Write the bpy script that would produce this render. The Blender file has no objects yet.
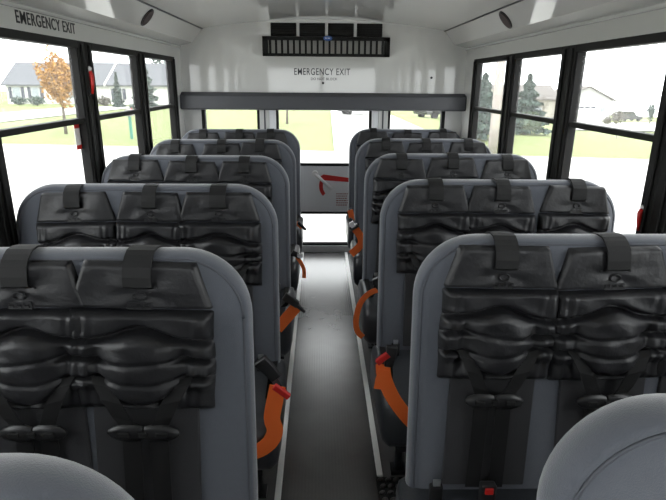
import bpy, bmesh, math, random
from mathutils import Vector, Matrix
S = bpy.context.scene
COL = S.collection
# ------------------------------------------------------------------ camera
F, CX, CY = 530.0, 333.0, 250.0
VPX, VPY, ROLL = 320.0, 82.0, 0.008
CAM = Vector((-0.033, 0.0, 1.46))
_v = Vector(((VPX-CX)/F, (CY-VPY)/F, -1)).normalized()
_h = Vector((1, -ROLL, 0))
_w = _h.cross(_v).normalized()
_r = _v.cross(_w).normalized()
RM = Matrix((_r, _v, _w))
def ray(px, py): return (RM @ Vector(((px-CX)/F, (CY-py)/F, -1))).normalized()
cd = bpy.data.cameras.new('camera'); cam = bpy.data.objects.new('camera', cd); COL.objects.link(cam)
cd.sensor_width = 36; cd.lens = F/666*36; cd.clip_start = 0.02; cd.clip_end = 500
cam.matrix_world = Matrix.Translation(CAM) @ RM.to_4x4()
S.camera = cam
# ------------------------------------------------------------------ overcast sky, exposure
W = bpy.data.worlds.new('overcast_sky'); S.world = W; W.use_nodes = True
bg = W.node_tree.nodes['Background']
bg.inputs[0].default_value = (0.97, 0.985, 1.0, 1); bg.inputs[1].default_value = 4.3
S.view_settings.view_transform = 'Standard'; S.view_settings.look = 'None'
S.view_settings.exposure = 0.30; S.view_settings.gamma = 1; S.view_settings.use_curve_mapping = False
S.cycles.max_bounces = 10; S.cycles.diffuse_bounces = 7; S.cycles.glossy_bounces = 5
S.cycles.transparent_max_bounces = 16; S.cycles.use_denoising = True
S.cycles.caustics_reflective = False; S.cycles.caustics_refractive = False
random.seed(7)
# ------------------------------------------------------------------ materials
def nodes(name):
    m = bpy.data.materials.new(name); m.use_nodes = True
    return m, m.node_tree.nodes, m.node_tree.links, m.node_tree.nodes['Principled BSDF']
def mat(name, col, rough=.5, metal=0, spec=.5, noise=0, nscale=30, bump=0, bscale=200, coat=0, sheen=0):
    m, N, L, b = nodes(name)
    b.inputs['Base Color'].default_value = (*col, 1); b.inputs['Roughness'].default_value = rough
    b.inputs['Metallic'].default_value = metal; b.inputs['Specular IOR Level'].default_value = spec
    b.inputs['Coat Weight'].default_value = coat; b.inputs['Coat Roughness'].default_value = .06
    b.inputs['Sheen Weight'].default_value = sheen; b.inputs['Sheen Roughness'].default_value = .5
    tc = N.new('ShaderNodeTexCoord')
    if noise:
        t = N.new('ShaderNodeTexNoise'); t.inputs['Scale'].default_value = nscale; t.inputs['Detail'].default_value = 5
        r = N.new('ShaderNodeMapRange'); r.inputs[3].default_value = 1-noise; r.inputs[4].default_value = 1+noise
        x = N.new('ShaderNodeMix'); x.data_type = 'RGBA'; x.blend_type = 'MULTIPLY'; x.inputs[0].default_value = 1
        x.inputs[6].default_value = (*col, 1)
        L.new(tc.outputs['Object'], t.inputs['Vector']); L.new(t.outputs[0], r.inputs[0])
        L.new(r.outputs[0], x.inputs[7]); L.new(x.outputs[2], b.inputs['Base Color'])
    if bump:
        t2 = N.new('ShaderNodeTexNoise'); t2.inputs['Scale'].default_value = bscale; t2.inputs['Detail'].default_value = 4
        bp = N.new('ShaderNodeBump'); bp.inputs['Strength'].default_value = bump; bp.inputs['Distance'].default_value = .004
        L.new(tc.outputs['Object'], t2.inputs['Vector']); L.new(t2.outputs[0], bp.inputs['Height']); L.new(bp.outputs[0], b.inputs['Normal'])
    return m
def wave_mat(name, col, rough, scale, strength, spec=.5, dist=.003, axis='X'):
    m, N, L, b = nodes(name)
    b.inputs['Base Color'].default_value = (*col, 1); b.inputs['Roughness'].default_value = rough; b.inputs['Specular IOR Level'].default_value = spec
    tc = N.new('ShaderNodeTexCoord'); w = N.new('ShaderNodeTexWave'); w.bands_direction = axis
    w.inputs['Scale'].default_value = scale
    bp = N.new('ShaderNodeBump'); bp.inputs['Strength'].default_value = strength; bp.inputs['Distance'].default_value = dist
    L.new(tc.outputs['Object'], w.inputs['Vector']); L.new(w.outputs[1], bp.inputs['Height']); L.new(bp.outputs[0], b.inputs['Normal'])
    nz = N.new('ShaderNodeTexNoise'); nz.inputs['Scale'].default_value = 9; nz.inputs['Detail'].default_value = 6
    r = N.new('ShaderNodeMapRange'); r.inputs[3].default_value = .75; r.inputs[4].default_value = 1.25
    x = N.new('ShaderNodeMix'); x.data_type = 'RGBA'; x.blend_type = 'MULTIPLY'; x.inputs[0].default_value = 1; x.inputs[6].default_value = (*col, 1)
    L.new(tc.outputs['Object'], nz.inputs['Vector']); L.new(nz.outputs[0], r.inputs[0]); L.new(r.outputs[0], x.inputs[7]); L.new(x.outputs[2], b.inputs['Base Color'])
    return m
def glass_mat(name, tint=(.97, .98, .975), glare_haze=.02):   # clear pane, translucent white mixed in to imitate veiling glare
    m, N, L, b = nodes(name); N.remove(b)
    out = [n for n in N if n.type == 'OUTPUT_MATERIAL'][0]
    t = N.new('ShaderNodeBsdfTransparent'); t.inputs[0].default_value = (*tint, 1)
    g = N.new('ShaderNodeBsdfGlossy'); g.inputs['Roughness'].default_value = .02
    f = N.new('ShaderNodeLayerWeight'); f.inputs[0].default_value = .5
    p5 = N.new('ShaderNodeMath'); p5.operation = 'POWER'; p5.inputs[1].default_value = 5
    ml = N.new('ShaderNodeMath'); ml.operation = 'MULTIPLY_ADD'; ml.inputs[1].default_value = .5; ml.inputs[2].default_value = .02
    L.new(f.outputs['Facing'], p5.inputs[0]); L.new(p5.outputs[0], ml.inputs[0])
    x = N.new('ShaderNodeMixShader'); L.new(ml.outputs[0], x.inputs[0]); L.new(t.outputs[0], x.inputs[1]); L.new(g.outputs[0], x.inputs[2])
    d = N.new('ShaderNodeBsdfTranslucent'); d.inputs[0].default_value = (1, 1, 1, 1)
    y = N.new('ShaderNodeMixShader'); y.inputs[0].default_value = glare_haze; L.new(x.outputs[0], y.inputs[1]); L.new(d.outputs[0], y.inputs[2]); L.new(y.outputs[0], out.inputs[0])
    return m
M = dict(
    white=mat('white_gloss_paint', (.62, .62, .605), .05, spec=.6),
    wall=mat('white_painted_wall', (.58, .58, .565), .3),
    doorgrey=mat('light_grey_door_paint', (.80, .81, .83), .3),
    black=mat('black_window_frame', (.008, .0078, .0075), .6, spec=.25),
    rubber=mat('black_rubber', (.010, .010, .010), .75, spec=.25),
    dpad=mat('charcoal_vinyl_pad', (.055, .057, .066), .5, bump=.15, bscale=300),
    fabric=mat('grey_seat_fabric', (.088, .096, .116), .75, noise=.08, nscale=60, bump=.25, bscale=500, sheen=.6, spec=.3),
    piping=mat('dark_grey_piping', (.07, .075, .09), .6),
    vinyl=mat('dark_seat_vinyl', (.028, .031, .036), .38, bump=.2, bscale=120),
    leather=mat('black_leatherette', (.015, .015, .017), .42, bump=.35, bscale=70, spec=.42),
    web=wave_mat('black_webbing', (.009, .009, .0095), .65, 220, .35, dist=.001, spec=.3),
    backing=mat('charcoal_backing_cloth', (.028, .028, .031), .7, bump=.2, bscale=300),
    orange=mat('orange_webbing', (1.0, .19, .035), .5, bump=.2, bscale=300),
    red=mat('red_plastic', (.55, .015, .012), .4),
    plastic=mat('black_plastic', (.014, .014, .015), .35),
    metal=mat('bare_aluminium', (.72, .73, .74), .35, metal=1),
    strip=mat('pale_aluminium_strip', (.80, .80, .79), .3),
    floor=mat('grey_floor_rubber', (.075, .073, .072), .5, noise=.15, nscale=20),
    aisle=wave_mat('ribbed_aisle_rubber', (.062, .060, .060), .27, 24, .22, dist=.001, spec=.9),
    ink=mat('black_ink', (.02, .02, .025), .5),
    blue=mat('blue_badge', (.02, .09, .35), .3),
    mesh=mat('grey_filter_mesh', (.60, .59, .56), .6, noise=.3, nscale=300),
    speaker=mat('dark_speaker_cloth', (.045, .028, .027), .7, noise=.3, nscale=400),
    glass=glass_mat('window_glass'),
    silver=mat('white_lever', (.8, .8, .8), .3),
    steel=mat('dark_steel_tube', (.03, .03, .033), .4, metal=.5),
    sticker=mat('white_sticker', (.8, .78, .75), .5),
    conc=mat('pale_concrete', (.50, .495, .47), .9, noise=.06, nscale=.6),
    grass=mat('autumn_lawn', (.150, .180, .052), .95, noise=.22, nscale=.35),
    siding=mat('white_siding', (.62, .62, .60), .7), tan=mat('beige_siding', (.45, .42, .37), .7),
    roof=mat('grey_shingle', (.105, .11, .12), .9, noise=.2, nscale=3), roof2=mat('brown_shingle', (.13, .118, .108), .9, noise=.2, nscale=3),
    shutter=mat('dark_shutter', (.06, .065, .09), .6), pane=mat('far_window_glass', (.30, .33, .36), .1),
    oleaf=mat('orange_leaf', (.36, .185, .035), .8, noise=.35, nscale=2), gleaf=mat('spruce_needles', (.055, .085, .068), .9, noise=.35, nscale=2),
    bleaf=mat('bare_shrub', (.11, .10, .075), .9, noise=.3, nscale=3), bark=mat('grey_bark', (.12, .10, .08), .9, noise=.3, nscale=8),
    pole=mat('weathered_pole_wood', (.36, .32, .29), .9, noise=.2, nscale=5),
    carpaint=mat('dark_car_paint', (.03, .032, .036), .25), carglass=mat('car_glass', (.05, .055, .06), .1),
    hull=mat('yellow_bus_paint', (.75, .40, .02), .35),
)
# ------------------------------------------------------------------ mesh helpers
class MB:
    def __init__(s): s.v = []; s.f = []
    def add(s, v, f):
        n = len(s.v); s.v += [Vector(p) for p in v]; s.f += [[i+n for i in q] for q in f]; return s
    def box(s, x0, x1, y0, y1, z0, z1):
        return s.add([(x0,y0,z0),(x1,y0,z0),(x1,y1,z0),(x0,y1,z0),(x0,y0,z1),(x1,y0,z1),(x1,y1,z1),(x0,y1,z1)],
                     [(0,3,2,1),(4,5,6,7),(0,1,5,4),(1,2,6,5),(2,3,7,6),(3,0,4,7)])
    def prism(s, poly, axis, a0, a1):   # poly of 2D points extruded along axis
        n = len(poly)
        def P(p, a): return {'x': (a, p[0], p[1]), 'y': (p[0], a, p[1]), 'z': (p[0], p[1], a)}[axis]
        return s.add([P(p, a0) for p in poly]+[P(p, a1) for p in poly],
                     [tuple(range(n))[::-1], tuple(range(n, 2*n))]+[(i, (i+1) % n, n+(i+1) % n, n+i) for i in range(n)])
    def rings(s, rs, cap=True, close=True):
        n = len(rs[0]); v = [p for r in rs for p in r]; f = []
        for k in range(len(rs)-1):
            for i in range(n if close else n-1): f.append((k*n+i, k*n+(i+1) % n, (k+1)*n+(i+1) % n, (k+1)*n+i))
        if cap: f += [tuple(range(n))[::-1], tuple(range((len(rs)-1)*n, len(rs)*n))]
        return s.add(v, f)
    def tube(s, pts, r, n=8):
        pts = [Vector(p) for p in pts]; rs = []
        for i, p in enumerate(pts):
            t = (pts[min(i+1, len(pts)-1)]-pts[max(i-1, 0)]).normalized()
            a = t.cross(Vector((.31, .2, .93)) if abs(t.z) < .9 else Vector((1, .1, 0))).normalized(); b = t.cross(a)
            ri = r[i] if isinstance(r, (list, tuple)) else r
            rs.append([p+ri*(math.cos(q)*a+math.sin(q)*b) for q in [k*2*math.pi/n for k in range(n)]])
        return s.rings(rs)
    def ribbon(s, pts, sides, th=.003):   # webbing: centre line, half-width vectors
        pts = [Vector(p) for p in pts]; rs = []
        for i, p in enumerate(pts):
            t = (pts[min(i+1, len(pts)-1)]-pts[max(i-1, 0)]).normalized(); sd = Vector(sides[i])
            n = t.cross(sd).normalized()*th/2
            rs.append([p-sd-n, p+sd-n, p+sd+n, p-sd+n])
        return s.rings(rs)
    def disc(s, c, ax, r, th, n=20):
        c = Vector(c); ax = Vector(ax).normalized(); a = ax.cross(Vector((.3, .4, .86)) if abs(ax.z) < .9 else Vector((1, 0, 0))).normalized(); b = ax.cross(a)
        return s.rings([[c+ax*k+r*(math.cos(q)*a+math.sin(q)*b) for q in [j*2*math.pi/n for j in range(n)]] for k in (0, th)])
    def mesh(s, name, m, smooth=False, bevel=0, seg=2, auto=None):
        me = bpy.data.meshes.new(name); me.from_pydata([tuple(p) for p in s.v], [], s.f)
        bm = bmesh.new(); bm.from_mesh(me); bmesh.ops.recalc_face_normals(bm, faces=bm.faces)
        if bevel: bmesh.ops.bevel(bm, geom=list(bm.edges), offset=bevel, segments=seg, affect='EDGES', profile=.5)
        for f in bm.faces: f.smooth = smooth
        if auto is not None:
            for f in bm.faces: f.smooth = True
            for e in bm.edges: e.smooth = e.calc_face_angle(0) < math.radians(auto)
        bm.to_mesh(me); bm.free(); me.materials.append(m); return me
    def build(s, name, m, parent=None, **k): return obj(name, s.mesh(name, m, **k), parent)
def obj(name, data, parent=None, loc=None, rot=None):
    o = bpy.data.objects.new(name, data); COL.objects.link(o)
    if parent: o.parent = parent
    if loc: o.location = loc
    if rot: o.rotation_euler = rot
    return o
def tag(o, label, cat=None, group=None, kind=None):
    o['label'] = label
    if cat: o['category'] = cat
    if group: o['group'] = group
    if kind: o['kind'] = kind
    return o
def thing(name, label, cat, loc=(0,0,0), rot=None, group=None): return tag(obj(name, None, None, loc, rot), label, cat, group)
def struct(name, label, loc=(0,0,0)): return tag(obj(name, None, None, loc), label, kind='structure')
def copy_tree(o, parent=None):
    c = o.copy(); COL.objects.link(c); c.parent = parent
    for ch in [x for x in bpy.data.objects if x.parent == o]: copy_tree(ch, c)
    return c
def text_mesh(name, body, size, m, bold=0):
    cu = bpy.data.curves.new(name, 'FONT'); cu.body = body; cu.size = size; cu.align_x = 'CENTER'; cu.align_y = 'CENTER'
    cu.offset = bold; cu.space_character = 1.12; cu.extrude = .0008
    t = bpy.data.objects.new(name, cu); COL.objects.link(t)
    dg = bpy.context.evaluated_depsgraph_get(); me = bpy.data.meshes.new_from_object(t.evaluated_get(dg))
    bpy.data.objects.remove(t); bpy.data.curves.remove(cu); me.name = name; me.materials.clear(); me.materials.append(m); return me
def smooth(a, b, x): x = max(0, min(1, (x-a)/(b-a))); return x*x*(3-2*x)
def at_y(px, py, Y): d = ray(px, py); return CAM+d*((Y-CAM.y)/d.y)
# ------------------------------------------------------------------ bus shell
HW, Y0, Y1 = 1.157, -2.3, 4.55            # half width, front and rear ends
ZC, ZB = 1.856, 1.725                     # cove top / bottom
XC = .965
prof = [(-XC, ZC)]+[(XC*math.sin(a), ZC+(1.932-ZC)*math.cos(a*1.0)**1.2) for a in [(-1+k/10)*math.pi/2 for k in range(1, 20)]]+[(XC, ZC)]
c = MB(); n = len(prof)
prof = [(x, ZC+(1.932-ZC)*(1-(abs(x)/XC)**2)) for x, _ in prof]
c.rings([[(x, y, z) for x, z in prof]+[(x, y, z+.05) for x, z in prof[::-1]] for y in (Y0, Y1)])
tag(c.build('ceiling', M['white'], auto=30), 'glossy white arched bus ceiling', kind='structure')
for sx, sd in ((-1, 'left'), (1, 'right')):
    w = struct('wall_'+sd, 'white %s side wall of the bus with slanted cove above the windows' % sd)
    m = MB().prism([(sx*XC, ZC), (sx*1.050, 1.752), (sx*HW, ZB), (sx*(HW+.05), ZB), (sx*(HW+.05), 2.0), (sx*XC, ZC+.05)], 'y', Y0, Y1); m.build('cove_panel', M['white'], w)
    MB().tube([(sx*(HW-.006), Y0, ZB-.004), (sx*(HW-.006), Y1, ZB-.004)], .011, 10).build('cove_lip', M['white'], w, smooth=True)
    MB().box(*sorted((sx*(XC-.004), sx*(XC+.006))), Y0, Y1-.002, ZC-.006, ZC+.006).build('joint_strip', M['dpad'], w)
    x0, x1 = sorted((sx*HW, sx*(HW+.05)))
    MB().box(x0, x1, Y0, Y1, 1.635, ZB).build('header_panel', M['wall'], w)
    MB().box(x0, x1, Y0, Y1, -.05, .84).build('lower_panel', M['wall'], w)
    MB().box(x0, x1, 4.42, Y1, .84, 1.635).build('corner_panel', M['wall'], w)
    MB().box(x0, x1, Y0, -2.1, .84, 1.635).build('front_corner_panel', M['wall'], w)
    x2, x3 = sorted((sx*(HW+.051), sx*(HW+.07)))
    MB().box(x2, x3, Y0, Y1, -.6, .82).build('outer_skin', M['hull'], w)
    # windows
EDG = {-1: [-2.1, -1.33, -.53, .27, 1.07, 1.85, 2.73, 3.56, 4.42], 1: [-2.1, -1.33, -.53, .27, 1.07, 1.82, 2.67, 3.485, 4.42]}
wn = 0
wnames = {5: 'nearest side window in view', 6: 'second side window in view', 7: 'rearmost side window'}
for sx, sd in ((-1, 'left'), (1, 'right')):
    for k in range(8):
        wn += 1
        a, b = EDG[sx][k], EDG[sx][k+1]; zb = .84
        ja = .075 if k else .05; jb = .075
        if k == 7: ja = .07
        ye = 4.29 if sx < 0 else 4.235
        t = struct('window_%d' % wn, 'black framed two-sash bus window, %s on the %s' % (wnames.get(k, 'side window number %d from the windscreen' % (k+1)), sd), (0, 0, 0))
        def X(d): return sx*(HW+d)
        def bx(d0, d1, y0, y1, z0, z1): return MB().box(*sorted((X(d0), X(d1))), y0, y1, z0, z1)
        fr = MB()
        for q in ((a, a+ja, zb, 1.635), (b-jb, b, zb, 1.635), (a+ja, b-jb, 1.602, 1.635), (a+ja, b-jb, zb, zb+.03)):
            fr.box(*sorted((X(-.004), X(.05))), *q)
        if k == 7: fr = MB(); [fr.box(*sorted((X(-.004), X(.05))), *q) for q in ((a, a+ja, zb, 1.635), (ye, ye+.07, zb, 1.635), (a+ja, ye, 1.602, 1.635), (a+ja, ye, zb, zb+.03))]; jb = 4.42-ye
        fr.build('window_frame', M['black'], t, bevel=.003, seg=1)
        if k == 7: bx(0, .05, ye+.07, 4.42, zb, 1.635).build('filler_panel', M['wall'], t)
        bx(.010, .05, a+ja, b-jb, 1.262, 1.287).build('meeting_rail', M['black'], t, bevel=.003, seg=1)
        for yy in (a+ja*.45, b-jb+.03 if k < 7 else ye+.035):
            bx(-.014, -.004, yy-.012, yy+.012, zb+.02, 1.62).build('jamb_strip', M['black'], t, bevel=.003, seg=1)
        bx(.004, .03, a+ja-.004, a+ja+.008, zb+.03, 1.602).build('sash_guide', M['rubber'], t)
        bx(.004, .03, b-jb-.008, b-jb+.004, zb+.03, 1.602).build('sash_guide', M['rubber'], t)
        bx(.036, .040, a+ja, b-jb, 1.285, 1.603).build('upper_pane', M['glass'], t)
        bx(.044, .048, a+ja, b-jb, zb+.028, 1.264).build('lower_pane', M['glass'], t)
# rear wall
rw = struct('wall_rear', 'white rear bulkhead of the bus above the emergency door')
poly = [(-HW, 1.245), (HW, 1.245), (HW, ZB), (1.050, 1.752), (XC, ZC)]+[p for p in prof[::-1][1:-1]]+[(-XC, ZC), (-1.050, 1.752), (-HW, ZB)]
MB().prism([(x, z+.0) for x, z in poly], 'y', Y1, Y1+.05).build('upper_bulkhead', M['white'], rw)
for sx in (-1, 1):
    def bx(x0, x1, z0, z1, d0=0, d1=.05): return MB().box(*sorted((sx*x0, sx*x1)), Y1+d0, Y1+d1, z0, z1)
    bx(1.01, HW, 0, 1.245).build('corner_panel', M['wall'], rw)
    bx(.42, 1.01, 0, .80).build('lower_panel', M['wall'], rw)
    bx(.455, .535, .80, 1.245, -.012).build('door_post', M['wall'], rw, bevel=.006)
    bx(.485, .497, 0.3, 1.245, -.016, -.012).build('post_groove', M['dpad'], rw)
    g = MB()
    for q in ((.527, .555, .80, 1.245), (.985, 1.013, .80, 1.245)): g.box(*sorted((sx*q[0], sx*q[1])), Y1-.008, Y1+.05, q[2], q[3])
    g.box(*sorted((sx*.527, sx*1.013)), Y1-.008, Y1+.05, .79, .815)
    wn += 1
    t = struct('window_%d' % wn, 'small fixed rear window %s the emergency door' % ('left of' if sx < 0 else 'right of'))
    g.build('gasket', M['rubber'], t); bx(.55, .99, .81, 1.25, .02, .024).build('pane', M['glass'], t)
MB().prism([(Y1-.13, 1.25), (Y1-.11, 1.24), (Y1, 1.238), (Y1, 1.375), (Y1-.06, 1.377), (Y1-.12, 1.35)], 'x', -HW+.004, HW-.004).build('head_bumper_pad', M['dpad'], rw, bevel=.006)
# emergency door
dr = struct('door_1', 'grey rear emergency door with upper and lower glass and red arrows')
def dbox(x0, x1, z0, z1, d0, d1): return MB().box(x0, x1, Y1+d0, Y1+d1, z0, z1)
dbox(-.42, .42, .36, .79, .005, .045).build('door_panel', M['doorgrey'], dr, bevel=.004)
for sx in (-1, 1): dbox(*sorted((sx*.385, sx*.455)), .0, 1.245, .0, .05).build('door_stile', M['doorgrey'], dr)
for x0, x1, z0, z1, nm in ((-.40, .40, .775, .795, 'gasket'), (-.40, .40, .352, .372, 'gasket'), (-.40, .40, .062, .086, 'gasket'),
                         (-.398, -.378, .79, 1.245, 'gasket'), (.378, .398, .79, 1.245, 'gasket'), (-.398, -.38, .08, .36, 'gasket'), (.38, .398, .08, .36, 'gasket')):
    dbox(x0, x1, z0, z1, -.006, .046).build(nm, M['rubber'], dr)
dbox(-.38, .38, .79, 1.25, .02, .024).build('upper_pane', M['glass'], dr)
dbox(-.38, .38, .08, .36, .02, .024).build('lower_pane', M['glass'], dr)
dbox(-.42, .42, 0, .065, -.02, .05).build('door_sill', M['doorgrey'], dr)
DY = Y1-.001
p0, p1 = at_y(315, 174, DY-.03), at_y(332, 189, DY-.03)
hl = MB().tube([p0, p0.lerp(p1, .5), p1], [.016, .013, .011], 8).build('door_handle', M['silver'], dr, smooth=True)
MB().disc((p0.x, DY-.04, p0.z), (0, 1, 0), .026, .045, 14).build('handle_hub', M['silver'], hl)
ar = MB()
def flat(pts, y): return [(p[0], y, p[1]) for p in pts]
q0, q1 = at_y(320, 177, DY), at_y(349, 180, DY)
ar.prism([(q0.x, q0.z+.002), (q0.x+.03, q0.z-.028), (q1.x, q1.z-.018), (q1.x, q1.z+.018), (q0.x+.03, q0.z+.022)], 'y', DY, DY+.007); ar.build('straight_red_arrow', M['red'], dr)
cc = at_y(330, 186, DY); pts = []
for k in range(9):
    a = math.radians(150+k*10); pts.append((cc.x+.095*math.cos(a), cc.z+.115*math.sin(a)))
for k in range(8, -1, -1):
    a = math.radians(150+k*10); pts.append((cc.x+.062*math.cos(a), cc.z+.085*math.sin(a)))
MB().prism(pts, 'y', DY, DY+.007).build('curved_red_arrow', M['red'], dr)
nb = MB(); c0 = at_y(342, 200, DY)
for r in range(6):
    xx = -.05
    while xx < .045:
        wd = random.uniform(.008, .02); nb.box(c0.x+xx, c0.x+min(xx+wd, .05), DY+.003, DY+.007, c0.z+.05-r*.02, c0.z+.058-r*.02); xx += wd+.006
nb.build('red_notice_print', mat('faded_red_ink', (.38, .13, .13), .6), dr)
# front end behind the camera (dash wall and windscreen)
fw = struct('wall_front', 'white front bulkhead with wide windscreen opening')
MB().box(-HW, HW, Y0-.05, Y0, -.05, .85).build('dash_panel', M['dpad'], fw)
MB().prism([(-HW, 1.72), (HW, 1.72), (HW, ZB), (1.050, 1.752), (XC, ZC)]+[p for p in prof[::-1][1:-1]]+[(-XC, ZC), (-1.050, 1.752), (-HW, ZB)], 'y', Y0-.05, Y0).build('upper_bulkhead', M['white'], fw)
for x in (-HW, -.03, HW-.06): MB().box(x, x+.06, Y0-.05, Y0, .85, 1.72).build('windscreen_post', M['black'], fw)
MB().box(-HW, HW, Y0-.03, Y0-.026, .85, 1.72).build('windscreen_pane', M['glass'], fw)
# floor
tag(MB().box(-HW-.05, HW+.05, Y0-.05, Y1+.05, -.06, 0).build('floor', M['floor']), 'dark grey rubber bus floor', kind='structure')
tag(MB().box(-.18, .19, Y0, Y1-.02, .0, .005).build('aisle_runner', M['aisle']), 'finely ribbed dark grey rubber runner down the aisle', kind='structure')
tag(MB().box(-.200, -.176, Y0, Y1-.02, .0, .008).build('trim_1', M['strip'], bevel=.002, seg=1), 'pale metal strip along the left edge of the aisle', kind='structure')
tag(MB().box(.188, .212, 1.69, Y1-.02, .0, .008).build('trim_2', M['strip'], bevel=.002, seg=1), 'pale metal strip along the right edge of the aisle', kind='structure')
# ------------------------------------------------------------------ bench seats
ZT, TH, REC = 1.10, .10, .08
def rrect(x0, x1, z0, z1, r, rb, inset, y, npt=10):
    x0 += inset; x1 -= inset; z0 += inset; z1 -= inset; r = max(r-inset, .004); rb = max(rb-inset, .004); P = []
    for cx, cz, rr, a0 in ((x1-r, z1-r, r, 0), (x0+r, z1-r, r, 90), (x0+rb, z0+rb, rb, 180), (x1-rb, z0+rb, rb, 270)):
        for k in range(npt+1):
            a = math.radians(a0+90*k/npt); P.append(Vector((cx+rr*math.cos(a), y, cz+rr*math.sin(a))))
    return [Vector((p.x, p.y+(p.z-ZT)*REC, p.z)) for p in P]
def make_bench(w, sx):   # origin: floor under the backrest centre line, x centre of the bench
    t = obj('bench_seat', None)
    h = w/2; R = .155
    spec = [(.14, -TH/2-.007), (.08, -TH/2-.006), (.04, -TH/2-.003), (.022, -TH/2), (.017, -TH/2+.004), (.013, -TH/2+.002), (.006, -TH/2+.009), (.001, -TH/2+.020), (0, -TH/2+.035),
            (.003, -TH/2+.05), (.013, -TH/2+.072), (.030, TH/2-.010), (.06, TH/2)]
    MB().rings([rrect(-h, h, .30, ZT, R, .05, i, y, 12) for i, y in spec]).build('backrest', M['fabric'], t, smooth=True)
    lp = rrect(-h, h, .30, ZT, R, .05, .017, -TH/2+.002, 12); lp.append(lp[0])
    MB().tube(lp, .0028, 6).build('piping', M['piping'], t, smooth=True)
    # cushion in front (towards -y)
    cu = MB(); rs = []
    for i, (ins, x) in enumerate([(a_, (-h+b_ if sx > 0 else h-b_)) for a_, b_ in ((.05, -.022), (.015, -.014), (0, .01), (0, 2*h-.055), (.015, 2*h-.03), (.05, 2*h-.02))]):
        r0 = []
        y0, y1, z0, z1 = -.49+ins, -.045-ins*.3, .20+ins, .405-ins*.6
        for (cy, cz, rr, a0) in ((y0+.07, z1-.07, .07, 90), (y0+.05, z0+.05, .05, 180), (y1-.02, z0+.02, .02, 270), (y1-.02, z1-.02, .02, 0)):
            for k in range(6):
                a = math.radians(a0+90*k/5); r0.append(Vector((x, cy+rr*math.cos(a), cz+rr*math.sin(a))))
        rs.append(r0)
    cu.rings(rs).build('seat_cushion', M['vinyl'], t, smooth=True)
    MB().box(-h+.04, h-.04, -.45, -.07, .17, .205).build('seat_frame', M['steel'], t)
    for y in (-.34, -.10):
        MB().tube([(-sx*(h-.07), y, .18), (-sx*(h-.07), y, .006)], .016, 10).build('leg', M['steel'], t, smooth=True)
        MB().box(*sorted((-sx*(h-.10), -sx*(h-.04))), y-.03, y+.03, .0, .012).build('foot_plate', M['steel'], t)
    MB().box(*sorted((sx*(h-.05), sx*(h-.015))), -.43, -.09, .02, .20).build('wall_bracket', M['steel'], t)
    # seat-belt buckle stalk near the aisle
    bk = MB().box(*sorted((-sx*(h-.05), -sx*(h-.085))), -.16, -.14, .40, .455).build('belt_buckle', M['plastic'], t, bevel=.005)
    MB().box(*sorted((-sx*(h-.058), -sx*(h-.077))), -.156, -.150, .452, .472).build('belt_tongue', M['metal'], bk)
    return t
LX0, LX1, RX0, RX1 = -1.15, -.190, .205, 1.146
protoL = make_bench(LX1-LX0, -1); protoR = make_bench(RX1-RX0, 1)
LY = [.452, 1.168, 1.956, 2.745, 3.532, 4.325]; RY = [.555, 1.283, 2.071, 2.86, 3.648, 4.42]
ordn = ['at the bottom edge, without restraints', 'first row with restraints', 'second row with restraints', 'third row with restraints', 'fourth row with restraints', 'last row before the bulkhead']
for sd, Ys, proto, xc in (('left', LY, protoL, (LX0+LX1)/2), ('right', RY, protoR, (RX0+RX1)/2)):
    for i, y in enumerate(Ys):
        o = proto if i == 0 else copy_tree(proto)
        o.location = (xc+({'left': -.002, 'right': .036}[sd] if i == 0 else 0), y, 0)
        tag(o, 'grey fabric bench seat %s of the aisle, %s' % (sd, ordn[i]), 'bench seat', 'grey bus bench seats')
# ------------------------------------------------------------------ child restraints
def patch(nu, nv, fn, hwf, zf, seed):
    V = []; Fc = []
    for j in range(nv+1):
        for i in range(nu+1):
            u = -1+2*i/nu; v = j/nv
            edge = i in (0, nu) or j in (0, nv)
            V.append((u*hwf(v), .004 if edge else -fn(u, v), zf(v)))
    for j in range(nv):
        for i in range(nu):
            k = j*(nu+1)+i; Fc.append((k, k+1, k+nu+2, k+nu+1))
    return V, Fc
PW = .305
HH, TT = .108, .243
def head_mesh(seed):
    rnd = random.Random(seed); ph = rnd.uniform(0, 6)
    def fn(u, v):
        e = min(1, (1-abs(u))/.06)*min(1, v/.08)*1.0
        e = math.sqrt(max(e, 0))
        r = math.hypot(u*1.1, (v-.58)*.9)
        h = .005+.012*e
        h -= .006*math.exp(-(r/.22)**2)
        h += .0022*math.cos(5*math.atan2(v-.62, u)+ph)*math.exp(-((r-.35)/.25)**2)
        h -= .0018*math.exp(-((abs(u)-.91)/.025)**2)*(v > .06)
        h += .0015*math.sin(7*u+4*v+ph)
        return max(h, .003)
    V, Fc = patch(36, 18, fn, lambda v: PW/2*(.76+.24*v), lambda v: -v*HH, seed)
    return MB().add(V, Fc).mesh('head_panel', M['leather'], smooth=True)
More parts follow.
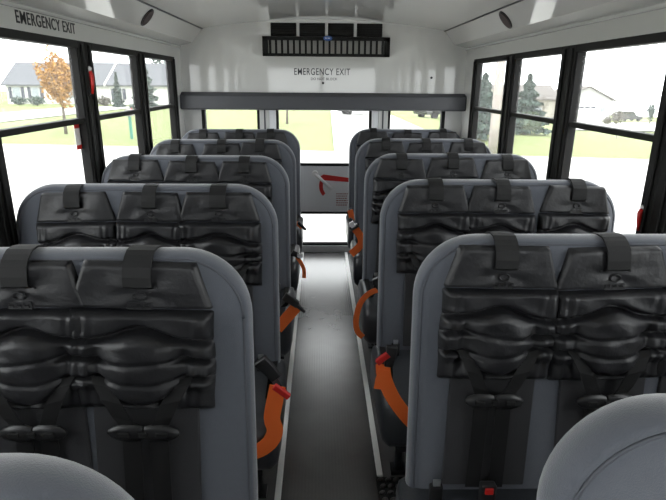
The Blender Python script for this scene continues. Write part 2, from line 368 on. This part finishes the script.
def torso_mesh(seed):
    rnd = random.Random(seed); ph = rnd.uniform(0, 6); j1 = rnd.uniform(-.02, .02); jb = rnd.uniform(.8, 1.15); sl = rnd.uniform(-.03, .03)
    def fn(u, t):
        g = math.exp(-(u/.42)**2); side = smooth(.38, .62, abs(u))
        c1 = .29+j1-.11*jb*g+sl*u
        P = 1.0
        for cpos, wt, sg in ((c1, .92, .028), (.475+sl*u+.015*math.sin(4*u+ph), .12+.78*side, .024), (.64-sl*u+.05*g, .10+.8*side, .024), (.94-.85*u*u, .8*smooth(.62, .45, abs(u)), .03)):
            P *= 1-wt*math.exp(-((t-cpos)/sg)**2)
        h = .034*P
        h += .018*jb*math.exp(-(u/.42)**4)*smooth(c1, c1+.12, t)*smooth(.98, .78, t)*(.6+.4*P)
        pleat = .0045*math.sin(38*u+6*t+ph)*side*math.exp(-((abs(u)-.78)/.16)**2)*(1-.5*P)
        h += pleat+.0018*math.sin(11*t+5*u+ph)+.0012*math.sin(23*t-9*u)
        h -= .012*math.exp(-((abs(u)-.60)/.06)**2)*smooth(.28, .4, t)*smooth(.9, .7, t)*.8
        if t > .70: h -= .012*side*smooth(.70, .8, t)
        e = min(1, (1-abs(u))/.10)*min(1, t/.05)*min(1, (1-t)/.07)
        return max(.003, h*math.sqrt(max(e, 0)))
    V, Fc = patch(56, 64, fn, lambda v: PW/2*(1-.015*math.sin(v*9)), lambda v: -HH-v*TT, seed)
    return MB().add(V, Fc).mesh('torso_cushion', M['leather'], smooth=True)
heads = [head_mesh(s) for s in (1, 2, 3)]; torsos = [torso_mesh(s) for s in (11, 12, 13, 14)]
hwv = Vector((.029, 0, 0))
strap_pts = [(0, y, z) for y, z in ((-.010, -.058), (-.026, -.050), (-.026, -.03), (-.022, -.008), (-.014, .004), (-.003, .014), (.010, .022), (.032, .025), (.055, .023), (.080, .011), (.100, -.008), (.111, -.04), (.113, -.14))]
strap_me = MB().ribbon(strap_pts, [hwv]*len(strap_pts), .004).mesh('top_strap', M['web'])
# embossed ring and plate
ring = [( .013*math.cos(a), -.017, -.075+.008*math.sin(a)) for a in [k*2*math.pi/16 for k in range(17)]]
emb = MB().tube(ring, .0028, 6)
emb.box(-.026, .026, -.018, -.010, -.105, -.089)
for k in range(3): emb.tube([(-.024+k*.017, -.0185, -.0925), (-.013+k*.017, -.0185, -.0925), (-.024+k*.017, -.0185, -.097), (-.013+k*.017, -.0185, -.097), (-.013+k*.017, -.0185, -.1015), (-.024+k*.017, -.0185, -.1015)], .0014, 5)
emb_me = emb.mesh('embossed_emblem', M['leather'], smooth=False, auto=40)
rivets = [MB().disc((sx*.037, -.018, -.057), (0, 1, 0), .0025, .004, 10).mesh('rivet', M['steel']) for sx in (-1, 1)]
back_me = MB().box(-.115, .115, -.010, .003, -.66, -HH-TT+.03).mesh('backing_panel', M['backing'], bevel=.003, seg=1)
sh = []
for sx in (-1, 1):
    pp = [(sx*.088, -.020, -HH-.66*TT), (sx*.080, -.034, -HH-.72*TT), (sx*.062, -.040, -HH-.86*TT), (sx*.044, -.036, -HH-TT-.01), (sx*.030, -.028, -HH-TT-.040), (sx*.030, -.022, -HH-TT-.08), (sx*.032, -.016, -.66)]
    sh.append(MB().ribbon(pp, [Vector((.021, 0, sx*.006))]*5+[Vector((.02, 0, 0))]*2, .003).mesh('shoulder_strap', M['web']))
zc_ = -HH-TT-.048
clip = MB()
for sx in (-1, 1):
    rs = []
    for x, hz, hy in ((.002, .016, .008), (.020, .022, .010), (.050, .020, .010), (.068, .014, .008), (.077, .006, .004)):
        rs.append([Vector((sx*x, -.032+hy*math.cos(a), zc_+hz*math.sin(a))) for a in [k*2*math.pi/12 for k in range(12)]])
    clip.rings(rs)
clip_me = clip.mesh('chest_clip', M['plastic'], auto=50)
btn_me = MB().box(-.009, .009, -.046, -.030, zc_-.007, zc_+.007).mesh('clip_button', M['rubber'], bevel=.002, seg=1)
slots_me = [MB().box(*sorted((sx*.028, sx*.054)), -.0455, -.036, zc_-.006, zc_+.006).mesh('clip_slot', M['rubber'], bevel=.002, seg=1) for sx in (-1, 1)]
cb = MB().box(-.022, .022, -.06, -.035, -.685, -.625).mesh('crotch_buckle', M['plastic'], bevel=.006)
cbb = MB().box(-.012, .012, -.064, -.058, -.650, -.632).mesh('release_button', M['red'], bevel=.002, seg=1)
def make_restraint(v, loc, rot, scale):
    t = obj('child_restraint', None, None, loc, rot); t.scale = (scale, 1, 1)
    h = obj('head_panel', heads[v % 3], t); obj('embossed_emblem', emb_me, h); [obj('rivet', q, h) for q in rivets]
    obj('torso_cushion', torsos[v % 4], t); obj('top_strap', strap_me, t); obj('backing_panel', back_me, t)
    for s in sh: obj('shoulder_strap', s, t)
    k = obj('chest_clip', clip_me, t); obj('clip_button', btn_me, k); [obj('clip_slot', q, k) for q in slots_me]
    k = obj('crotch_buckle', cb, t); obj('release_button', cbb, k)
    return t
slots = ['at the aisle end', 'in the middle', 'at the window end']
rown = ['first', 'second', 'third', 'fourth', 'last']
vi = 0; rr = random.Random(5)
pos = {'left': [-.415, -.672, -.955], 'right': [.405, .672, .962]}
for sd, Ys in (('left', LY), ('right', RY)):
    for i in range(1, 6):
        for k in range(3):
            x = pos[sd][k]+rr.uniform(-.008, .008); z = ZT-.020+rr.uniform(-.006, .004)
            sc = rr.uniform(.93, .98)
            if sd == 'left' and i == 1: sc = (1.06, .97, .9)[k]; x = (-.428, -.690, -.985)[k]
            if sd == 'right' and i == 1: sc = (.96, .97, .9)[k]; x = (.418, .690, .96)[k]
            if sd == 'left' and i == 2: x = (-.400, -.645, -.918)[k]; sc = (1.0, .84, .97)[k]
            y = Ys[i]-TH/2-.006+(z-ZT)*REC
            o = make_restraint(vi, (x, y, z), (-.08, rr.uniform(-.03, .03), 0), sc); vi += 1
            tag(o, 'black padded child restraint %s of the %s bench, %s row' % (slots[k], sd, rown[i-1]), 'child restraint', 'black child restraints strapped to the benches')
# ------------------------------------------------------------------ orange tether straps on the aisle side
def ribbon_px(pts, Y, wpx):
    P = [at_y(a, b, Y+ (q[0] if q else 0)) for a, b, *q in pts]; sd = []
    for i in range(len(P)):
        t = (P[min(i+1, len(P)-1)]-P[max(i-1, 0)]).normalized(); s = t.cross(Vector((0, 1, 0))).normalized()
        if sd and s.dot(sd[-1]) < 0: s = -s
        sd.append(s)
    k = (P[0]-CAM).dot(RM.transposed() @ Vector((0, 0, -1))) if False else (P[0]-CAM).length
    return P, [s*(wpx/2*k/F/1.05) for s in sd]
def refine(pts, n=4):
    out = []
    for i in range(len(pts)-1):
        p0 = pts[max(i-1, 0)]; p1 = pts[i]; p2 = pts[i+1]; p3 = pts[min(i+2, len(pts)-1)]
        for j in range(n):
            t = j/n; out.append(tuple(.5*((2*b)+(-a+c)*t+(2*a-5*b+4*c-d)*t*t+(-a+3*b-3*c+d)*t**3) for a, b, c, d in zip(p0, p1, p2, p3)))
    return out+[pts[-1]]
def Ys_near(p):   # bench (backrest y, inner x of its aisle edge) that a strap belongs to
    Ys, xe = (LY, LX1-.02) if p.x < 0 else (RY, RX0+.02)
    return min([y for y in Ys if y > p.y+.2]), xe
def tether(label, Y, w, pts, buckle, tip=None, fold=None, red=False):
    P, sd = ribbon_px(refine(pts), Y, w)
    t = thing('tether_strap', label, 'strap', (0, 0, 0), None, 'orange tether straps at the aisle ends of the benches')
    MB().ribbon(P, sd, .003).build('webbing', M['orange'], t)
    if fold:
        P2, s2 = ribbon_px(fold, Y-.006, w*.75); MB().ribbon(P2, s2, .003).build('folded_end', M['orange'], t)
    i0 = Ys_near(P[0]); yb, xe = i0
    q = P[0]; an = [q, Vector((q.x+(xe-q.x)*.5, q.y+.05, max(q.z+.004, .411))), Vector((xe, q.y+.15, .413)), Vector((xe, yb-.085, .415))]
    MB().ribbon(an, [Vector((.012, 0, 0))]*4, .003).build('anchor_webbing', M['web'], t)
    b = [at_y(a, c, Y-.012) for a, c in buckle[0]]
    k = (b[0]-CAM).length/F
    dirn = (b[-1]-b[0]).normalized(); sdv = dirn.cross(Vector((0, 1, 0))).normalized()*(buckle[1]/2*k)
    MB().ribbon(b, [sdv*(1-.25*i/(len(b)-1)) for i in range(len(b))], .022).build('buckle', M['plastic'], t, bevel=.003, seg=1)
    if tip:
        q = [at_y(a, c, Y-.016) for a, c in tip[0]]; d2 = (q[-1]-q[0]).normalized(); s3 = d2.cross(Vector((0, 1, 0))).normalized()*(tip[1]/2*k)
        MB().ribbon(q, [s3]*len(q), .016).build('buckle_tongue', M[tip[2]], t, bevel=.002, seg=1)
    return t
yl = [y-.50 for y in LY]; yr = [y-.50 for y in RY]
tether('broad orange tether strap hanging in a hook beside the second left bench', yl[2]-.004, 17, [(278, 386), (275, 400), (272, 418), (275, 430), (271, 441), (262, 449), (252, 453)],
       ([(259, 360), (268, 368), (277, 378)], 15), ([(274, 386), (281, 391), (289, 397)], 6, 'red'))
tether('broad orange tether strap hanging at the corner of the second right bench', yr[2]-.004, 15, [(383, 364), (384, 376), (389, 390), (397, 404), (408, 418), (416, 426)],
       ([(392, 346), (391, 356), (388, 366)], 11), ([(377, 363), (383, 358), (389, 354)], 6, 'red'), fold=[(384, 370), (381, 379), (379, 389)])
tether('orange tether strap running down to the left beside the third left bench', yl[3]-.004, 12, [(298, 305), (291, 313), (284, 321), (277, 329)],
       ([(284, 296), (291, 300), (298, 305)], 9), ([(295, 304), (300, 308), (305, 312)], 3, 'plastic'))
tether('narrow orange tether strap looped round the third right bench cushion', yr[3]-.004, 6, [(384, 289), (374, 291), (366, 296), (360, 304), (357, 314), (356, 324), (358, 332), (363, 337)],
       ([(376, 278), (378, 284), (382, 290)], 9))
tether('thin orange tether strap dangling beside the fourth left bench', yl[4]-.004, 4, [(297, 257), (301, 263), (304, 270), (304, 278)],
       ([(292, 252), (296, 254), (300, 257)], 6), ([(297, 255), (300, 256), (303, 255)], 4, 'silver'))
tether('orange tether strap bent into a hook beside the fourth right bench', yr[4]-.004, 8, [(353, 226), (357, 231), (361, 238), (361, 244), (356, 250), (351, 254)],
       ([(350, 229), (354, 227), (358, 225)], 5), ([(351, 222), (352, 225), (354, 227)], 5, 'silver'))
tether('short red-orange tether strap at the last right bench', yr[5]-.004, 6, [(350, 210), (351, 214), (352, 220)],
       ([(349, 219), (351, 220), (353, 221)], 4))
tether('short dark red tether strap at the last left bench', yl[5]-.004, 4, [(297, 222), (299, 225), (302, 228)],
       ([(298, 222), (302, 226), (306, 230)], 3))
# ------------------------------------------------------------------ studded tread mat in the aisle edge
tm = thing('tread_mat', 'black studded rubber tread mat beside the near right bench', 'mat', (0, 0, 0))
MB().box(.182, .34, 1.25, 1.68, .0, .010).build('base', M['rubber'], tm, bevel=.002, seg=1)
dm = MB().rings([[Vector((r*math.cos(a), .6*r*math.sin(a), z)) for a in [k*math.pi/5 for k in range(10)]] for r, z in ((.013, 0), (.012, .006), (.007, .010))]).mesh('stud', mat('worn_rubber_stud', (.05, .045, .045), .35), smooth=True)
for i in range(12):
    for j in range(5):
        obj('stud', dm, tm, (.198+j*.030+(i % 2)*.006, 1.662-i*.034, .010), (0, 0, .4))
# ------------------------------------------------------------------ rear ventilation unit and writing
vu = thing('air_vent_unit', 'black air vent unit with long slatted grille high on the rear bulkhead', 'air vent', (0, Y1, 0))
for k in range(4):
    x = -.425+k*.228
    lv = MB().box(x, x+.205, -.012, -.002, 1.806, 1.905).build('louvre_panel', M['rubber'], vu, bevel=.004, seg=1)
    for j in range(5): MB().box(x+.008, x+.197, -.017, -.011, 1.814+j*.018, 1.822+j*.018).build('louvre_blade', M['black'], lv)
MB().box(-.48, .515, -.010, -.002, 1.665, 1.80).build('filter_mesh', M['mesh'], vu)
fr = MB()
for q in ((-.49, .525, 1.775, 1.802), (-.49, .525, 1.655, 1.676), (-.49, -.45, 1.655, 1.802), (.485, .525, 1.655, 1.802)): fr.box(q[0], q[1], -.045, -.002, q[2], q[3])
fr.build('grille_frame', M['black'], vu)
slm = MB().box(-.008, .008, -.036, -.012, 1.676, 1.775).mesh('grille_slat', M['black'])
for k in range(20): obj('grille_slat', slm, vu, (-.43+k*.0473, 0, 0))
bd = MB(); bd.rings([[Vector((.028+rx*math.cos(a), y, 1.79+rx*.55*math.sin(a))) for a in [k*math.pi/10 for k in range(20)]] for rx, y in ((.036, -.045), (.036, -.049), (.032, -.051))]); b_ = bd.build('blue_badge', M['blue'], vu)
em = MB()
for k, wd in enumerate((.008, .005, .010, .006)): em.box(.010+k*.0105, .010+k*.0105+wd*.8, -.0522, -.050, 1.786, 1.795)
em.build('badge_print', M['sticker'], b_)
def lettering(name, label, words, size, bold, width, loc, rot):
    def wd(me): xs = [v.co.x for v in me.vertices]; return max(xs)-min(xs)
    full = text_mesh(name, ' '.join(words), size, M['ink'], bold); k = width/wd(full); bpy.data.meshes.remove(full)
    t = thing(name, label, 'lettering', loc, rot); ms = [text_mesh('word', w_, size, M['ink'], bold) for w_ in words]
    gap = (width-sum(wd(m_) for m_ in ms)*k)/max(1, len(ms)-1); x = -width/2
    for m_ in ms:
        o = obj('word', m_, t, (x+wd(m_)*k/2, 0, 0)); o.scale = (k, 1, 1); x += wd(m_)*k+gap
lettering('exit_lettering', 'black EMERGENCY EXIT lettering on the rear bulkhead above the grey pad', ['EMERGENCY', 'EXIT'], .074, .0004, .455, (-.017, Y1-.001, 1.537), (math.pi/2, 0, 0))
lettering('notice_lettering', 'small black DO NOT BLOCK lettering under the rear exit sign', ['DO', 'NOT', 'BLOCK'], .028, .0003, .215, (0, Y1-.001, 1.483), (math.pi/2, 0, 0))
lettering('exit_lettering', 'black EMERGENCY EXIT lettering above the nearest left side window', ['EMERGENCY', 'EXIT'], .064, .0006, .50, (-HW+.001, 2.40, 1.681), (math.pi/2, 0, math.pi/2))
sc = MB().disc((-.008, Y1-.006, 1.452), (0, 1, 0), .010, .005, 12).build('screw_head', M['plastic']); tag(sc, 'small dark screw head below the rear exit lettering', 'screw')
sc = MB().disc((.88, Y1-.006, 1.50), (0, 1, 0), .010, .005, 12).build('screw_head', M['plastic']); tag(sc, 'small dark screw head at the right side of the rear bulkhead', 'screw')
# speakers on the coves
for sx, sd, yy in ((-1, 'left', 3.27), (1, 'right', 3.20)):
    nrm = Vector((-sx*(ZC-1.752), 0, -(1.050-XC))).normalized(); cpt = Vector((sx*(XC+1.050)/2, yy, (ZC+1.752)/2-.004))
    t = thing('loudspeaker', 'round dark loudspeaker grille set in the %s ceiling cove' % sd, 'loudspeaker', cpt)
    MB().disc(nrm*-.001, nrm, .056, .005, 24).build('speaker_ring', M['plastic'], t)
    MB().disc(nrm*.004, nrm, .048, .003, 24).build('speaker_cloth', M['speaker'], t)
# red emergency latches on window posts, sticker on the near left window
def latch(label, x, y, z, s, k=1):
    t = thing('window_latch', label, 'latch', (x, y, z)); t.scale = (k, k, k)
    MB().box(*sorted((0, s*.02)), -.028, .028, -.10, .07).build('base_plate', M['black'], t, bevel=.003, seg=1)
    MB().tube([(s*.022, 0, .045), (s*.028, .003, .02), (s*.028, .0, -.03), (s*.022, -.004, -.085)], [.012, .015, .012, .008], 8).build('lever', M['red'], t, smooth=True)
    MB().tube([(s*.018, 0, .045), (s*.024, 0, .060), (s*.018, 0, .070)], [.010, .013, .008], 8).build('knob', M['silver'], t, smooth=True)
latch('red lever window latch with white knob on the left window post', -HW+.004, 2.705, 1.465, 1, .8)
latch('red lever window latch low on the near right window post', HW-.004, 1.858, 1.00, -1, .62)
st = thing('window_sticker', 'white sticker with red ends on the lower left window glass', 'sticker', (-HW-.043, 2.628, 1.20))
MB().box(-.001, .001, -.027, .027, -.06, .06).build('paper', M['sticker'], st)
for z in (-.05, .05): MB().box(.0005, .0016, -.027, .027, z-.010, z+.010).build('red_band', M['red'], st)
# ------------------------------------------------------------------ outside: ground, paving, houses, trees
def gz(x, y):
    r = math.hypot(x, y); z = -1.0-.009*max(0, r-22)
    z -= .034*max(0, r-20)*smooth(6, 22, x) if x > 0 else 0
    return z
def ground(px, py):
    d = ray(px, py); t = 3.0
    while t < 300:
        p = CAM+d*t
        if p.z < gz(p.x, p.y): break
        t += .05
    return Vector((p.x, p.y, gz(p.x, p.y)))
def terrain(name, m, xs, ys, dz, inside=None):
    V = [(x, y, gz(x, y)+dz) for y in ys for x in xs]; Fc = []; n = len(xs)
    for j in range(len(ys)-1):
        for i in range(n-1):
            if inside is None or inside((xs[i]+xs[i+1])/2, (ys[j]+ys[j+1])/2): Fc.append((j*n+i, j*n+i+1, (j+1)*n+i+1, (j+1)*n+i))
    me = bpy.data.meshes.new(name); me.from_pydata(V, [], Fc); me.materials.append(m)
    for p in me.polygons: p.use_smooth = True
    return obj(name, me)
R_ = lambda a, b, s: [a+s*k for k in range(int((b-a)/s)+1)]
tag(terrain('lawn', M['grass'], R_(-160, 160, 4), R_(-60, 240, 4), 0), 'wide pale green autumn lawn around the bus', kind='structure')
def quadstrip(name, corners, dz, label, nx=14, ny=14):
    a, b, c_, d = [Vector((*q, 0)) for q in corners]; V = []; Fc = []
    for j in range(ny+1):
        for i in range(nx+1):
            p = a.lerp(b, i/nx).lerp(d.lerp(c_, i/nx), j/ny); V.append((p.x, p.y, gz(p.x, p.y)+dz))
    for j in range(ny):
        for i in range(nx): k = j*(nx+1)+i; Fc.append((k, k+1, k+nx+2, k+nx+1))
    me = bpy.data.meshes.new(name); me.from_pydata(V, [], Fc); me.materials.append(M['conc'])
    return tag(obj(name, me), label, kind='structure')
quadstrip('paved_lot', ((-34, -40), (40, -40), (40, 13.2), (-34, 25)), .05, 'pale concrete lot the bus is parked on', 30, 30)
quadstrip('driveway', ((.4, 14), (5.6, 14), (6.5, 90), (1.6, 90)), .06, 'pale concrete drive leading away behind the bus', 6, 30)
quadstrip('side_road', ((-27, 20), (-20.5, 20), (-20, 62), (-27, 62)), .06, 'pale road crossing the lawn on the left', 6, 20)
gA, gB = ground(560, 130), ground(690, 133); gC, gD = ground(700, 124), ground(555, 123)
quadstrip('garage_drive', ((gA.x, gA.y), (gB.x, gB.y), (gC.x, gC.y), (gD.x, gD.y)), .10, 'pale paving in front of the garage on the right', 20, 12)
def leaves(center, rad, n, size, rnd, fn=None):
    V = []; Fc = []
    while len(V) < 4*n:
        p = Vector([rnd.uniform(-1, 1) for _ in range(3)])
        if fn is None:
            if p.length > 1 or p.length < .25: continue
            nz = .72+.28*math.sin(5*p.x+3*p.z+center[0])*math.sin(4*p.y+2*p.z)
            p *= nz
        else:
            p = fn(p, rnd)
        q = Vector(center)+Vector((p.x*rad[0], p.y*rad[1], p.z*rad[2]))
        a = Vector([rnd.gauss(0, 1) for _ in range(3)]).normalized()*size*rnd.uniform(.6, 1.3); b = a.cross(Vector([rnd.gauss(0, 1) for _ in range(3)])).normalized()*size*.7
        k = len(V); V += [q-a, q-b, q+a, q+b]; Fc.append((k, k+1, k+2, k+3))
    return MB().add(V, Fc)
def raw(mb, name, m, parent):
    me = bpy.data.meshes.new(name); me.from_pydata([tuple(p) for p in mb.v], [], mb.f); me.materials.append(m); o = obj(name, me, parent); o['kind'] = 'stuff'; return o
def tree(name, label, base, h, w, m, n, size, trunk=.3, seed=1):
    rnd = random.Random(seed); t = thing(name, label, 'tree', base)
    tk = MB().tube([(0, 0, -.2), (.03, 0, h*trunk), (0, .02, h*.75)], [.035*h**.7, .025*h**.7, .01], 8)
    for k in range(9):
        a = k*2.4; zz = h*(trunk+.05*k*.8)
        tk.tube([(0, 0, zz), (w*.22*math.cos(a), w*.22*math.sin(a), zz+h*.13), (w*.4*math.cos(a), w*.4*math.sin(a), zz+h*.24)], [.03, .02, .008], 5)
    tk.build('trunk', M['bark'], t, smooth=True)
    o = raw(leaves((0, 0, h*(1+trunk)/2), (w/2*1.15, w/2*1.15, h*(1-trunk)/2*1.15), n, size, rnd), 'crown', m, t); return t
def spruce(label, base, h, w, n, seed, size=.22):
    rnd = random.Random(seed); t = thing('spruce_tree', label, 'tree', base)
    MB().tube([(0, 0, -.2), (0, 0, h*.95)], [.12, .02], 8).build('trunk', M['bark'], t)
    def fn(p, r):
        z = r.random()**1.3; a = r.uniform(0, 6.283); tier = .75+.25*math.cos(z*38)
        rr_ = (1-z)*tier*math.sqrt(r.uniform(.25, 1)); return Vector((rr_*math.cos(a), rr_*math.sin(a), z))
    raw(leaves((0, 0, .15), (w/2, w/2, h-.15), n, size, rnd, fn), 'needles', M['gleaf'], t); return t
tree('maple_tree', 'small orange autumn maple on the left lawn', ground(66, 134), 3.95, 2.15, M['oleaf'], 2600, .075, .30, 3)
tree('maple_tree', 'orange autumn tree seen at the top left of the rear door glass', ground(287, 124), 4.2, 2.4, M['oleaf'], 900, .09, .2, 4)
# left house
H1 = thing('ranch_house', 'white ranch house with grey shingle roof beyond the left lawn', 'house', (-27, 72, -1.48))
def gable(mb, x0, x1, y0, y1, ze, zr, ov=.4, th=.18):  # ridge parallel to x
    ym = (y0+y1)/2
    mb.prism([(y0-ov, ze-.12), (ym, zr), (y1+ov, ze-.12), (y1+ov, ze-.12+th), (ym, zr+th), (y0-ov, ze-.12+th)], 'x', x0-ov, x1+ov); return mb
def house_walls(parent, x0, x1, y0, y1, ze, zr, m):
    ym = (y0+y1)/2; MB().prism([(y0, -.5), (y1, -.5), (y1, ze), (ym, zr), (y0, ze)], 'x', x0, x1).build('wall', m, parent)
def win(parent, x, y, z, w, h, shut=True):
    o = MB().box(x-w/2-.08, x+w/2+.08, y-.06, y+.02, z-.08, z+h+.08).build('window', M['siding'], parent)
    MB().box(x-w/2, x+w/2, y-.08, y-.05, z, z+h).build('pane', M['pane'], o)
    for s in ((-1, 1) if shut else ()): MB().box(x+s*(w/2+.30)-.2, x+s*(w/2+.30)+.2, y-.09, y-.01, z-.05, z+h+.05).build('shutter', M['shutter'], o)
house_walls(H1, -13.3, 0, 0, 8, 2.3, 5.0, M['siding']); gable(MB(), -13.3, 0, 0, 8, 2.3, 5.0).build('roof', M['roof'], H1)
house_walls(H1, 0.6, 9.2, -2, 7, 2.35, 4.9, M['siding']); gable(MB(), 0.6, 9.2, -2, 7, 2.35, 4.9).build('roof', M['roof'], H1)
MB().prism([(-2.45, 2.2), (2.5, 4.9), (2.5, 5.2), (-2.45, 2.5)], 'x', .1, .32).build('rake_board', M['siding'], H1)
for x in (-12.0, -9.6, -5.0): win(H1, x, 0, .7, .95, 1.3)
win(H1, 1.7, -2, .7, .8, 1.2); MB().box(3.6, 6.0, -2.06, -1.98, 0, 2.0).build('garage_door', M['pane'], H1)
MB().box(-3.0, -2.0, -.06, .02, 0, 2.0).build('front_door', M['shutter'], H1)
spruce('blue-grey spruce in front of the left house', ground(146, 108.5), 5.6, 3.4, 1500, 5, .2)
spruce('slim blue-grey spruce beside the house garage on the left', ground(126, 109)+Vector((-1.6, 2.5, 0)), 3.6, 1.6, 800, 6, .16)
def shrub(label, base, w, h, m, n, seed, size=.12):
    rnd = random.Random(seed); t = thing('shrub', label, 'shrub', base)
    MB().tube([(0, 0, -.2), (0, 0, h*.5)], [.06, .03], 6).build('stem', M['bark'], t)
    raw(leaves((0, 0, h*.48), (w*.6, w*.5, h*.6), n, size, rnd), 'foliage', m, t)
shrub('round green shrub left of the maple by the white house', ground(24, 105)+Vector((0, -1, 0)), 2.2, 1.1, M['gleaf'], 400, 21)
shrub('round green shrub behind the maple by the white house', ground(42, 105.5)+Vector((0, -1, 0)), 2.2, 1.2, M['gleaf'], 400, 22)
shrub('yellowish shrub by the white house between the window posts', ground(104, 106), 2.0, 1.2, M['bleaf'], 400, 23)
tree('round_tree', 'dark round tree rising behind the left house roof', Vector((-24, 84, -1.6)), 6.4, 4.2, M['gleaf'], 900, .25, .3, 9)
tree('round_tree', 'small distant tree at the far left edge of the left window', Vector((-52, 88, -1.6)), 5.2, 2.4, M['bleaf'], 500, .2, .4, 10)
pl = thing('utility_pole', 'thin leaning pole behind the left house', 'pole', (-45.5, 80, -1.5)); MB().tube([(0, 0, -.3), (-.5, 0, 8.5)], [.09, .06], 8).build('shaft', M['pole'], pl); MB().box(-1.0, .2, -.05, .05, 7.9, 8.0).build('cross_arm', M['pole'], pl)
mbx = thing('mailbox', 'pale mailbox on a green post at the left lawn edge', 'mailbox', ground(132, 139))
MB().box(-.05, .05, -.05, .05, -.1, 1.0).build('post', mat('green_post', (.05, .22, .16), .6), mbx)
bxp = [(-.13, 1.0), (.13, 1.0), (.13, 1.18)]+[(.13*math.cos(a), 1.18+.13*math.sin(a)) for a in [k*math.pi/6 for k in range(1, 6)]]+[(-.13, 1.18)]
MB().prism(bxp, 'y', -.3, .25).build('box', mat('grey_mailbox_paint', (.22, .20, .20), .5), mbx); MB().box(.13, .15, -.1, -.05, 1.1, 1.35).build('flag', M['red'], mbx)
# right house with garage
gb = ground(584, 122.5); HR = thing('garage_house', 'beige house with white gabled garage beyond the right lawn', 'house', gb)
def gable_y(x0, x1, y0, y1, ze, zr, ov=.35, th=.18):
    xm = (x0+x1)/2; return MB().prism([(x0-ov, ze-.12), (xm, zr), (x1+ov, ze-.12), (x1+ov, ze-.12+th), (xm, zr+th), (x0-ov, ze-.12+th)], 'y', y0-ov, y1+ov)
k_ = gb.y*.98/60
MB().prism([(-2.9*k_, -.5), (2.9*k_, -.5), (2.9*k_, 2.45*k_), (0, 3.85*k_), (-2.9*k_, 2.45*k_)], 'y', 0, 8).build('wall', mat('pale_grey_siding', (.40, .395, .38), .7), HR)
gable_y(-2.9*k_, 2.9*k_, 0, 8, 2.45*k_, 3.85*k_).build('roof', M['roof2'], HR)
gd = MB().box(-1.6*k_, 1.25*k_, -.07, .02, 0, 1.9*k_).build('garage_door', M['siding'], HR)
for i in range(4): MB().box((-1.5+i*.68)*k_, (-1.0+i*.68)*k_, -.10, -.06, 1.55*k_, 1.75*k_).build('pane', M['shutter'], gd)
house_walls(HR, -9.5*k_, -2.9*k_, 1.5, 9.5, 2.45*k_, 3.75*k_, M['tan']); gable(MB(), -9.5*k_, -2.9*k_, 1.5, 9.5, 2.45*k_, 3.9*k_).build('roof', M['roof2'], HR)
for x in (-7.6, -5.0): win(HR, x*k_, 1.5, .8, 1.0, 1.2, False)
MB().box(1.75*k_, 2.25*k_, -.06, .02, 1.2*k_, 1.7*k_).build('wall_lamp', M['pane'], HR)
spruce('green spruce behind the second right window', ground(524, 134), 3.1, 3.0, 2200, 31, .13)
spruce('large dark spruce seen through the rearmost right window', ground(480, 139), 2.9, 3.2, 2200, 32, .13)
spruce('smaller spruce between the utility pole and the window post', ground(506, 128), 3.2, 1.8, 900, 33, .13)
tree('bare_tree', 'thin bare tree in front of the beige house', ground(541, 124), 3.4, 1.8, M['bleaf'], 260, .06, .35, 34)
shrub('grey-brown leafless shrub beside the garage', ground(616, 125), 2.6, 2.1, M['bleaf'], 700, 35, .10)
shrub('low grey shrub at the garage corner', ground(607, 125), 1.2, 1.1, M['bleaf'], 300, 36, .10)
tree('round_tree', 'small green tree at the right of the near right window', ground(649, 125), 3.2, 1.5, M['gleaf'], 700, .10, .12, 37)
up = ground(492, 154); u = thing('utility_pole', 'tall pale wooden utility pole behind the right windows', 'pole', up)
MB().tube([(0, 0, -.3), (0, 0, 4), (0, 0, 9)], [.17, .15, .12], 10).build('shaft', M['pole'], u, smooth=True)
MB().box(-1.1, 1.1, -.06, .06, 8.2, 8.35).build('cross_arm', M['pole'], u)
sp = thing('marker_post', 'thin grey marker post in the right lawn', 'post', ground(616, 139)); MB().tube([(0, 0, -.1), (0, 0, .75)], .03, 6).build('stake', M['pole'], sp); MB().box(-.05, .05, -.04, -.028, .6, .75).build('reflector', M['sticker'], sp)
def car(label, base, rz):
    t = thing('parked_car', label, 'car', base, (0, 0, rz))
    MB().prism([(-2.2, .35), (2.2, .35), (2.25, .8), (1.3, .98), (-2.2, 1.0), (-2.25, .6)], 'y', -.88, .88).build('body', M['carpaint'], t, bevel=.05)
    MB().prism([(-2.0, 1.0), (1.1, .98), (.45, 1.65), (-1.7, 1.68)], 'y', -.78, .78).build('cabin', M['carglass'], t, bevel=.04)
    MB().box(-1.7, .45, -.74, .74, 1.66, 1.72).build('roof', M['carpaint'], t)
    for x in (-1.35, 1.4):
        for s in (-1, 1): MB().disc((x, s*.74, .34), (0, s, 0), .34, .2, 16).build('wheel', M['rubber'], t)
car('dark car parked beyond the shrub on the right', ground(634, 122)+Vector((0, 2, 0)), .15)
car('dark car far behind seen at the top of the rear door glass', ground(362, 115), .1)
car('dark car far behind seen through the right rear window', ground(440, 118), .5)
# bus underside so that nothing floats: wheels and chassis on the lot
ch = thing('bus_chassis', 'dark chassis and wheels under the bus floor', 'chassis', (0, 0, 0))
MB().box(-.5, .5, Y0, Y1, -.45, -.065).build('frame_rails', M['rubber'], ch)
for y in (-1.2, 2.6):
    for s in (-1, 1): MB().disc((s*.72, y, -.50), (s, 0, 0), .45, .3, 24).build('wheel', M['rubber'], ch)
